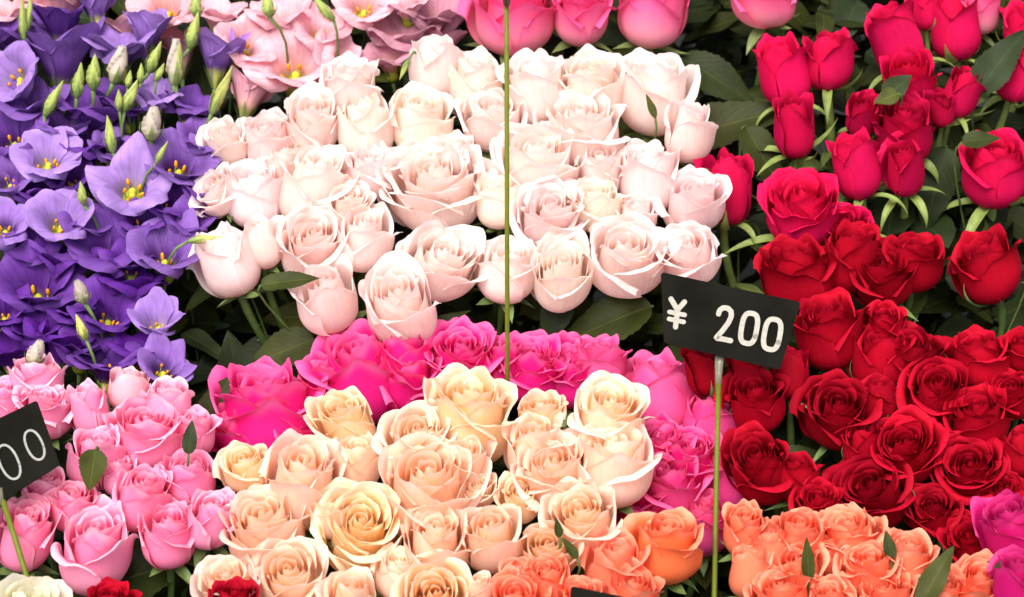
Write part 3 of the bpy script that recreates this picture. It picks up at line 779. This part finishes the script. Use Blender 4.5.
def make_sepal(root, R, s, a, kind, col, o):
    n = 11; v = np.linspace(0, 1, n)
    if kind == 'cerise': L = R.uniform(1.6, 2.5); e0, e1 = R.uniform(-5, 25), (R.uniform(-110, -30) if R.random() < .65 else R.uniform(40, 110)); w = .25
    elif kind == 'red':
        L = R.uniform(1.1, 1.9); w = .15
        if R.random() < .55: e0, e1 = R.uniform(8, 16), R.uniform(95, 150)
        else: e0, e1 = R.uniform(-10, 10), R.uniform(-40, 30)
    else: L = R.uniform(.9, 1.4); e0, e1 = R.uniform(-20, 8), R.uniform(-55, 55); w = .26
    el = np.radians(e0 + (e1 - e0) * v ** 1.3)
    ds = L / (n - 1)
    r = .14 + np.concatenate([[0], np.cumsum(np.cos(el[:-1]) * ds)])
    z = -.03 + np.concatenate([[0], np.cumsum(np.sin(el[:-1]) * ds)])
    wd = w * np.sin(math.pi * np.clip(v * .93 + .10, 0, 1)) ** .8 * (1 - .45 * v); wd[-1] = .008
    rows = []
    tw = R.uniform(-.5, .5)
    for u in (-1, -.5, 0, .5, 1):
        t = u * wd
        fold = .6 * np.abs(t)
        rr_ = r - np.sin(el) * fold; zz = z + np.cos(el) * fold + tw * t * v
        rows.append(np.stack([rr_ * math.cos(a) - t * math.sin(a), rr_ * math.sin(a) + t * math.cos(a), zz], -1))
    P = np.stack(rows, 1) * s
    c = np.broadcast_to(col, P.shape) * (1 + .35 * (1 - v))[:, None, None]
    m = MB(); m.grid(P, c); m.build('sepal', M_GREEN, root)

seed = 100
for kind, K in KIND.items():
    xs = np.array([at(r[0], r[1], depth(r[1], K['off'])) for r in K['rows']])
    K['centre'] = xs.mean(0)
for kind, K in KIND.items():
    for row in K['rows']:
        make_rose(kind, row, seed); seed += 1

# single leaves that show among the flowers, each on the stem of its rose
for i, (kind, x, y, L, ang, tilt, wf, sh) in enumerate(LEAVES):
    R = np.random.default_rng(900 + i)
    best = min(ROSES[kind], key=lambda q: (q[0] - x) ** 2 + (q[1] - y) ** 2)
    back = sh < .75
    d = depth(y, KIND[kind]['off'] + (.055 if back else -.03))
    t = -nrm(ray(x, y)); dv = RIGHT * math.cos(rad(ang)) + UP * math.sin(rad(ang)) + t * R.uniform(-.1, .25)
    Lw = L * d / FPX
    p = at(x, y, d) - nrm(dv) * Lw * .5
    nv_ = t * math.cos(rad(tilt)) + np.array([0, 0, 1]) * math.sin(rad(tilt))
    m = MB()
    leaf_world(m, p, dv, nv_, Lw, wf, R, LEAFCOL[i % 4] * (.35 + .5 * sh) * rgb(1.1, 1.1, 1), bend=R.uniform(.1, .4))  # low sh puts the shade of the dark gaps into the leaf colour
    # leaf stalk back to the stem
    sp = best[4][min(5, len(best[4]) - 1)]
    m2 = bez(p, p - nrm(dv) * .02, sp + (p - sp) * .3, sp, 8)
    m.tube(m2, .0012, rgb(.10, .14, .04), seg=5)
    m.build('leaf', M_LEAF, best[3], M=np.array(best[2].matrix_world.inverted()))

# ---------------------------------------------------------------- bell flowers
def bell_petal(R, th, n, opn, cup):
    nu, nv = 15, 17
    u = np.linspace(-1, 1, nu)[None, :]; v = np.linspace(0, 1, nv)[:, None]; au = np.abs(u)
    L = 1.5 * (1 - .24 * au ** 3.0 + .05 * np.exp(-(u / .25) ** 2)) * R.uniform(.93, 1.07)
    s_ = v * L
    f1 = R.uniform(30, 62) * opn
    al = 70 - 4 * v - f1 * smoothstep(.42, 1., v) - R.uniform(5, 55) * opn * smoothstep(.82, 1, v) * (.4 + au) + cup * 20 * smoothstep(.3, .9, v)
    alr = np.radians(al + 0 * u)
    ds = np.diff(s_, axis=0); am = (alr[1:] + alr[:-1]) / 2
    r = np.concatenate([np.zeros((1, nu)), np.cumsum(np.cos(am) * ds, 0)]) + .06
    z = np.concatenate([np.zeros((1, nu)), np.cumsum(np.sin(am) * ds, 0)])
    f = np.interp(v[:, 0], [0, .25, .5, .75, .92, 1], [.32, .5, .80, 1, .98, .82])[:, None]
    wa = np.minimum(.80 * f / np.maximum(r, .12), 1.35)
    p = R.uniform(0, 6.28, 3)
    rip = v ** 2.0 * (.12 * np.sin(3.5 * u + p[0]) + .035 * np.sin(8 * u + p[1]))
    z = z + rip + .14 * au ** 2 * v * np.sin(p[2]) + .012 * v * np.sin(17 * u + p[0])
    r = r * (1 + .10 * u * (.2 + .8 * v)) + rip * .5
    ang = th + u * wa
    return np.stack([r * np.cos(ang), r * np.sin(ang), z], -1), np.broadcast_to(u, r.shape), np.broadcast_to(v, r.shape)

def ellipsoid(mb, c, ax, a, b, C, n=8, m=6):
    t = np.linspace(0, 1, m + 1); pts = c[None] + (t[:, None] - .5) * 2 * a * ax[None]
    mb.tube(pts, b * np.sqrt(np.maximum(1 - (2 * t - 1) ** 2, .003)), C, seg=n)

def make_bell(row, seed, violet):
    x, y, W, tau, phi, sh, opn, label = row
    R = np.random.default_rng(seed)
    if tau < 66: tau *= .80
    n = 6 if R.random() < .5 else 5
    d = depth(y, (.0 if violet else .035) + (.028 * sh))
    th = R.uniform(0, 6.28)
    side = tau > 78
    ps = []
    for k in range(n):
        ps.append(bell_petal(R, th + k * 2 * math.pi / n + R.uniform(-.12, .12), n, opn * (.55 if side else 1) * R.uniform(.85, 1.15), .4 if side else R.uniform(0, .25)))
    allp = np.concatenate([p[0].reshape(-1, 3) for p in ps])
    rext = np.percentile(np.hypot(allp[:, 0], allp[:, 1]), 95)
    s = W * ((.90 if violet else .88) + .12 * sh) / 2 * d / FPX / rext
    ax = head_axis(x, y, tau, phi + R.uniform(-5, 5))
    zc = allp[:, 2].max() * .62
    org = at(x, y, d) - ax * s * zc
    root = thing('lisianthus', label, 'bell flower', 'violet bell flowers at the left' if violet else 'pink bell flowers along the top left', org, frame(ax, RIGHT))
    sh0 = sh
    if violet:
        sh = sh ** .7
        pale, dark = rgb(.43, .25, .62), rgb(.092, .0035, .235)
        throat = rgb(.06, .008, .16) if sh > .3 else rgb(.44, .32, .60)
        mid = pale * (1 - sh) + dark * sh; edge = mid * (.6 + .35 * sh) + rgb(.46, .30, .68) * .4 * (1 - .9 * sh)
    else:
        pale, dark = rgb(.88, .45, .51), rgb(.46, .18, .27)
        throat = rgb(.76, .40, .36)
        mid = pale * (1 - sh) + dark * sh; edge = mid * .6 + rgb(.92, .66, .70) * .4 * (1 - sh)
    eye = rgb(.58, .56, .12) if sh < .5 else rgb(.36, .32, .10)
    for P, u, v in ps:
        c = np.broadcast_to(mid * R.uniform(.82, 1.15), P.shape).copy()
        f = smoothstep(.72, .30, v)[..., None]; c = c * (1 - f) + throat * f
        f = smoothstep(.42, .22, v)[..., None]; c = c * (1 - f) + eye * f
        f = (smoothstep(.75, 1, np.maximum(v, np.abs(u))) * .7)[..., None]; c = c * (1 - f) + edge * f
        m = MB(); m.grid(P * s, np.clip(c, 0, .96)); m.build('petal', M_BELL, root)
    if tau < 80:
        m = MB()
        ellipsoid(m, np.array([0, 0, .26 * s]), np.array([0, 0, 1.]), .27 * s, .25 * s, rgb(.36, .42, .04), n=10, m=8)
        for sg in (-1, 1):
            ellipsoid(m, np.array([.055 * sg * s, 0, .52 * s]), nrm(np.array([.5 * sg, 0, .8])), .11 * s, .09 * s, rgb(.60, .56, .05))
        m.build('pistil', M_BUD, root)
        for k in range(5):
            a = k * 2 * math.pi / 5 + R.uniform(-.3, .3); dr = np.array([math.cos(a), math.sin(a), 0])
            m = MB(); tip = dr * R.uniform(.14, .26) * s + np.array([0, 0, R.uniform(.50, .72) * s])
            m.tube(bez(dr * .06 * s, dr * .14 * s + np.array([0, 0, .15 * s]), tip - np.array([0, 0, .2 * s]), tip, 6), .014 * s, rgb(.6, .55, .15), seg=5)
            ellipsoid(m, tip, nrm(np.array([0, 0, 1.]) + dr * R.uniform(-.3, .6)), .10 * s, .04 * s, rgb(.80, .33, .015))
            m.build('stamen', M_ANTHER, root)
    I = np.array(root.matrix_world.inverted())
    ft = org + np.array([R.uniform(-.03, .03), .05, -.34]); ft[2] = max(ft[2], .04)
    pts = bez(org, org - ax * .06, ft + np.array([0, 0, .16]), ft, 14); loc = pts @ I[:3, :3].T + I[:3, 3]
    m = MB(); rr = np.full(len(loc), .0016); rr[0] = .08 * s
    m.tube(loc, rr, rgb(.10, .17, .05), seg=6); st = m.build('stem', M_GREEN, root)
    if tau > 60:
        for k in range(5):
            a = th + k * 2 * math.pi / 5
            vv = np.linspace(0, 1, 7); r_ = (.08 + .30 * vv) * 1.0; z_ = -.02 + .62 * vv
            P = np.stack([np.stack([r_ * np.cos(a + q * (1 - vv) * .35), r_ * np.sin(a + q * (1 - vv) * .35), z_], -1) for q in (-1, 0, 1)], 1) * s
            m = MB(); m.grid(P * np.array([1.05, 1.05, 1]), rgb(.13, .20, .06)); m.build('sepal', M_GREEN, root)
    for k in range(1):
        p = pts[int(R.integers(4, 8))]; a = R.uniform(0, 6.28); dv = np.array([math.cos(a), math.sin(a), .5])
        m = MB(); leaf_world(m, p, dv, np.array([0, -.3, 1.]), R.uniform(.04, .06), .36, R, rgb(.06, .10, .05), serr=0); m.build('leaf', M_LEAF, st, M=I)

for row in VIOLET: make_bell(row, seed, True); seed += 1
for row in PINKBELL: make_bell(row, seed, False); seed += 1

def make_bud(row, seed):
    x, y, L, T, tau, phi, c, label = row
    R = np.random.default_rng(seed)
    d = depth(y, -.025)
    ax = head_axis(x, y, tau, phi); Lw = L * d / FPX / max(math.sin(rad(tau)), .5); Tw = T * d / FPX / 2
    org = at(x, y, d) - ax * Lw * .5
    root = thing('lisianthus_bud', label, 'flower bud', 'furled buds among the bell flowers', org, frame(ax, RIGHT))
    n, k = 22, 18
    v = np.linspace(0, 1, n)[:, None]; a = np.linspace(0, 2 * math.pi, k, endpoint=False)[None, :]
    if c == 'w': prof = np.interp(v, [0, .06, .3, .6, .85, 1], [.25, .55, 1, .92, .62, .42])
    else: prof = np.interp(v, [0, .06, .28, .55, .8, .95, 1], [.3, .6, 1, .82, .42, .15, .03])
    tw = a + 2.6 * v * (1 if R.random() < .5 else -1)
    sp = ((tw * 3 / (2 * math.pi)) % 1.0)
    r = prof * Tw * .94 * (1 + .38 * (sp - .5) * np.minimum(v * 3, 1))
    P = np.stack([r * np.cos(a), r * np.sin(a), v * Lw + 0 * a], -1)
    base = dict(g=rgb(.40, .46, .12), w=rgb(.52, .43, .36), y=rgb(.52, .52, .14))[c] * R.uniform(.85, 1.1)
    low = dict(g=rgb(.20, .28, .07), w=rgb(.40, .42, .20), y=rgb(.26, .32, .08))[c]
    f = smoothstep(.5, 0, v)[..., None]
    C = base * (1 - f) + low * f + 0 * P
    C = C * (1 - .30 * (np.abs(sp - .04) < .06)[..., None])
    m = MB(); m.grid(P, C, closed=True)
    cap = P[-1:].copy(); cm = cap.mean(1, keepdims=True) + np.array([0, 0, -.1 * Tw])
    m.grid(np.concatenate([cap, cap * .3 + cm * .7, np.repeat(cm, k, 1)], 0), base * .8, closed=True)
    m.build('furled_petals', M_BUD, root)
    for q in range(4):
        b = q * math.pi / 2 + R.uniform(0, .5); vv = np.linspace(0, 1, 8)
        rr_ = np.interp(vv * .55, v[:, 0], prof[:, 0]) * Tw * 1.22 + .0005
        w = .35 * (1 - vv)
        P2 = np.stack([np.stack([rr_ * np.cos(b + j * w), rr_ * np.sin(b + j * w), vv * .6 * Lw], -1) for j in (-1, 0, 1)], 1)
        m = MB(); m.grid(P2, rgb(.20, .28, .07)); m.build('sepal', M_GREEN, root)
    I = np.array(root.matrix_world.inverted())
    ft = org + np.array([R.uniform(-.03, .03), .05, -.30]); ft[2] = max(ft[2], .04)
    pts = bez(org, org - ax * .05 + R.normal(size=3) * np.array([.014, .01, .004]), ft + np.array([0, 0, .15]), ft, 12)
    m = MB(); rr = np.full(12, .0014); rr[0] = Tw * .35
    m.tube(pts @ I[:3, :3].T + I[:3, 3], rr, rgb(.12, .19, .05), seg=6); m.build('stem', M_GREEN, root)
for row in BUDS: make_bud(row, seed); seed += 1

# ---------------------------------------------------------------- price signs
M_CARD = mat_plain('chalkboard', rough=.85, spec=.03, noise=.35, scale=22, col=(.0085, .0078, .006))
M_CHALK = mat_plain('white_marking', rough=.8, spec=.1, noise=.12, scale=300, col=(.36, .335, .285))
M_CHALK2 = mat_plain('pale_grey_marking', rough=.8, spec=.1, noise=.15, scale=300, col=(.30, .285, .26))
M_STICK = mat_plain('green_stick_paint', rough=.55, spec=.25, noise=.16, scale=60, col=(.115, .135, .008))
M_CLIP = mat_plain('clear_clip', rough=.25, spec=.5, noise=.15, scale=200, col=(.21, .19, .13), trans=.3)

def plane_hit(p0, n, x, y):
    r = ray(x, y); return CAM + r * (np.dot(p0 - CAM, n) / np.dot(r, n))
def rounded(c, rpx):
    out = []; n = len(c)
    for i in range(n):
        p, a, b = [np.array(q, float) for q in (c[i], c[i - 1], c[(i + 1) % n])]
        s_, e_ = p + nrm(a - p) * rpx, p + nrm(b - p) * rpx
        for t in np.linspace(0, 1, 6): out.append((1 - t) ** 2 * s_ + 2 * t * (1 - t) * p + t * t * e_)
    return out
def np_obj(name, V, F, mat, parent=None):
    me = bpy.data.meshes.new(name); me.from_pydata([tuple(v) for v in V], [], F); me.update(); me.materials.append(mat)
    o = bpy.data.objects.new(name, me); COL.objects.link(o)
    if parent: o.parent = parent
    return o
def ribbon(pts, hw, n=60):
    pts = np.asarray(pts, float); seg = np.r_[0, np.cumsum(np.linalg.norm(np.diff(pts, axis=0), axis=1))]
    s_ = np.linspace(0, seg[-1], n); c = np.stack([np.interp(s_, seg, pts[:, k]) for k in (0, 1)], 1)
    T = np.gradient(c, axis=0); T /= np.linalg.norm(T, axis=1)[:, None]
    cap = np.linspace(-math.pi / 2, 0, 6)[:-1]
    head = [(c[0] + T[0] * hw * math.sin(q), T[0], hw * math.cos(q)) for q in cap]
    tail = [(c[-1] - T[-1] * hw * math.sin(q), T[-1], hw * math.cos(q)) for q in cap[::-1]]
    rows = head + [(c[k], T[k], hw) for k in range(n)] + tail
    return [(p + np.array([-t[1], t[0]]) * max(w, .02), p - np.array([-t[1], t[0]]) * max(w, .02)) for p, t, w in rows]
def ellipse_pts(cx, cy, a, b, rot, p=2.6, n=60):
    t = np.linspace(.3, .3 + 2 * math.pi, n); c, s_ = np.cos(t), np.sin(t)
    x = a * np.sign(c) * np.abs(c) ** (2 / p); y = b * np.sign(s_) * np.abs(s_) ** (2 / p)
    r = rad(rot); return np.stack([cx + x * math.cos(r) - y * math.sin(r), cy + x * math.sin(r) + y * math.cos(r)], 1)

def price_sign(label, corners, d, tilt, strokes, mat_ink, stick=None, clip=None, hw_stick=3.0):
    cx, cy = np.mean(corners, 0); p0 = at(cx, cy, d)
    t = -nrm(ray(cx, cy)); n = nrm(t + np.array([0, 0, 1]) * tilt[1] + RIGHT * tilt[0])
    root = bpy.data.objects.new('price_sign', None); COL.objects.link(root)
    foot_ = at(*stick[-1][:2], stick[-1][2]) if stick else p0
    root.location = foot_; root['label'] = label; root['category'] = 'price sign'; root['group'] = 'black price signs on green sticks'
    out = rounded(corners, 4.0)
    A = np.array([plane_hit(p0, n, *q) for q in out]) - foot_; k = len(A)
    V = np.concatenate([A, A - n * .002]); F = [list(range(k))[::-1], list(range(k, 2 * k))] + [[i, (i + 1) % k, k + (i + 1) % k, k + i] for i in range(k)]
    card = np_obj('card', V, F, M_CARD, root)
    for i, (pts, hw, tag) in enumerate(strokes):
        mbk = []
        lift = .0004 + .00012 * i
        rb = ribbon(pts, hw); V = []
        for a, b in rb:
            V += [plane_hit(p0, n, *a) + n * lift - foot_, plane_hit(p0, n, *b) + n * lift - foot_]
        V = np.array(V); m = len(rb)
        F = [[2 * j, 2 * j + 1, 2 * j + 3, 2 * j + 2] for j in range(m - 1)]
        np_obj(tag, V, F, mat_ink, card)
    if stick:
        P = np.array([at(*q) for q in stick]) - foot_
        m = MB(); m.tube(P, hw_stick * d / FPX, rgb(.2, .2, .02), seg=10); m.build('stick', M_STICK, root)
    if clip:
        P = np.array([at(*q[:3]) for q in clip]) - foot_
        m = MB(); m.tube(P, np.array([q[3] for q in clip]) * d / FPX, rgb(.4, .4, .3), seg=10, flat=.6); m.build('clip', M_CLIP, root)
    return root

d1 = depth(325) - .085
rt = 10
yen = [([(671, 299), (677.5, 310)], 2.6, 'yen_mark'), ([(684.5, 302), (677.5, 310)], 2.6, 'yen_mark'), ([(677.5, 310), (675.5, 327)], 2.6, 'yen_mark'),
       ([(669.5, 312), (684.5, 315)], 2.3, 'yen_mark'), ([(669, 319), (683.5, 322)], 2.3, 'yen_mark')]
two = [(718.5, 314), (719.5, 310.5), (723, 307.8), (727.5, 308.2), (731, 311.5), (731.2, 316.5), (728.5, 322.5), (723, 330), (715.8, 338.2), (722, 339), (730.5, 340.8)]
st = yen + [(two, 2.6, 'digit'), (ellipse_pts(749, 328.5, 7.6, 15.2, 10, 3.0), 2.6, 'digit'), (ellipse_pts(772, 334.5, 7.8, 15.2, 10, 3.0), 2.6, 'digit')]
price_sign('black card reading ¥ 200, clipped on a green stick in front of the red roses', [(661, 272), (801, 302), (780, 370), (664, 343)], d1, (.10, .12), st, M_CHALK,
           stick=[(718.5, 384, d1 + .0), (717, 450, d1 - .02), (715, 560, d1 - .05), (713.5, 640, d1 - .07), (711, 760, d1 - .07)],
           clip=[(719.5, 356, d1 + .004, 4.8), (719, 364, d1 + .003, 4.6), (718.5, 375, d1 + .001, 3.8), (718, 391, d1, 3.3)], hw_stick=2.7)
d2 = depth(470) - .07
st2 = [(ellipse_pts(34.5, 445, 8.0, 15.5, -24, 2.2), 1.15, 'digit'), (ellipse_pts(9, 462, 9.0, 18.0, -24, 2.2), 1.15, 'digit')]
price_sign('slanted black card at left edge with two thin zeros showing, on a green stick', [(-92, 462), (37, 400), (60, 465), (-58, 540)], d2, (-.05, .12), st2, M_CHALK2,
           stick=[(2, 498, d2), (17, 545, d2 - .012), (34, 600, d2 - .03), (56, 680, d2 - .05)], clip=[(-1, 488, d2 - .002, 3.6), (3, 505, d2 - .001, 3.6)], hw_stick=2.9)
d3 = depth(590) - .11
price_sign('dark card edge among salmon roses at the bottom', [(571, 586), (704, 613), (690, 684), (566, 652)], d3, (.05, .12), [], M_CHALK,
           stick=[(632, 655, d3 + .004), (632, 720, d3 - .01), (632, 820, d3 - .03)])
# tall stick whose card is above the picture
root = bpy.data.objects.new('sign_stick', None); COL.objects.link(root)
ds = depth(395, .03); dt = ds - math.tan(PITCH) * 400 * MPP * .9
ft = at(507.5, 470, ds + .04); root.location = ft
root['label'] = 'thin upright green stick crossing the blush roses from the top edge'; root['category'] = 'stick'
m = MB(); m.tube(np.array([at(507.5, 470, ds + .04), at(507.4, 390, ds), at(506.6, 2, dt)]) - ft, 2.25 * DIST / FPX, rgb(.2, .2, .02), seg=10)
m.build('stick', M_STICK, root)
m = MB(); m.tube(np.array([at(506.6, 4, dt - .001), at(506.6, -40, dt - .03)]) - ft, [3.4 * DIST / FPX, 5.5 * DIST / FPX], rgb(.4, .4, .3), seg=10); m.build('clip', M_CLIP, root)

# ---------------------------------------------------------------- undergrowth and ground
R = np.random.default_rng(7)
mb = MB()
for i in range(6200):
    x, y = R.uniform(-160, 1190), R.uniform(-170, 760)
    if i > 4200: x, y = R.uniform(-100, 1150), R.uniform(-260, 60)
    d = depth(y, R.uniform(.085, .36 if i <= 4200 else .9))
    p = at(x, y, d); a = R.uniform(0, 6.28)
    dv = np.array([math.cos(a), math.sin(a) * .8, R.uniform(-.5, .3)])
    leaf_world(mb, p, dv, np.array([R.uniform(-.5, .5), R.uniform(-1., .0), 1.]), R.uniform(.045, .085), R.uniform(.45, .65), R,
               LEAFCOL[i % 4] * R.uniform(.35, .8), nv=12, nu=5, bend=R.uniform(.1, .7), serr=.0)  # leaf colours lowered to paint in the darkness of the gaps
fo = mb.build('foliage', M_LEAF)
fo['kind'] = 'stuff'; fo['label'] = 'dark green rose leaves crowding below the flower heads'; fo['category'] = 'foliage'
gm = mat_plain('dark_ground', rough=.9, spec=.2, noise=.3, scale=12, col=(.012, .012, .010), bump=.3)
g = np_obj('ground', [(-30, -30, 0), (30, -30, 0), (30, 30, 0), (-30, 30, 0)], [[0, 1, 2, 3]], gm); g['kind'] = 'structure'

# ---------------------------------------------------------------- light, camera
W_ = bpy.data.worlds.new('World'); SC.world = W_; W_.use_nodes = True
nt = W_.node_tree; sk = nt.nodes.new('ShaderNodeTexSky'); sk.sky_type = 'NISHITA'; sk.sun_disc = False
EL, AZ = rad(62), rad(-155)          # sun high, behind the viewer's left shoulder
sk.sun_elevation = EL; sk.sun_rotation = AZ; sk.air_density = .6; sk.dust_density = 3.0; sk.ozone_density = .6
hs = nt.nodes.new('ShaderNodeHueSaturation'); hs.inputs['Saturation'].default_value = .30      # white overcast
nt.links.new(sk.outputs[0], hs.inputs['Color']); nt.links.new(hs.outputs[0], nt.nodes['Background'].inputs[0]); nt.nodes['Background'].inputs[1].default_value = .11
l = bpy.data.lights.new('sun', 'SUN'); l.energy = 1.5; l.angle = rad(40); l.color = (1, .96, .90)
lo = bpy.data.objects.new('sun', l); COL.objects.link(lo)
sdir = Vector((math.sin(AZ) * math.cos(EL), math.cos(AZ) * math.cos(EL), math.sin(EL)))
lo.rotation_euler = sdir.to_track_quat('Z', 'Y').to_euler(); lo.location = (0, -2, 5)
vs = SC.view_settings; vs.view_transform = 'Standard'; vs.look = 'None'; vs.exposure = 1.47; vs.gamma = 1
c = bpy.data.cameras.new('camera'); co = bpy.data.objects.new('camera', c); COL.objects.link(co)
co.location = CAM; co.rotation_euler = (math.pi / 2 - PITCH, 0, 0); c.lens = LENS; c.sensor_width = 36; c.sensor_fit = 'HORIZONTAL'
c.clip_start = .05; c.clip_end = 200; SC.camera = co
c.dof.use_dof = True; c.dof.focus_distance = 2.15; c.dof.aperture_fstop = 6.3
SC.cycles.max_bounces = 12; SC.cycles.diffuse_bounces = 10; SC.cycles.transmission_bounces = 10
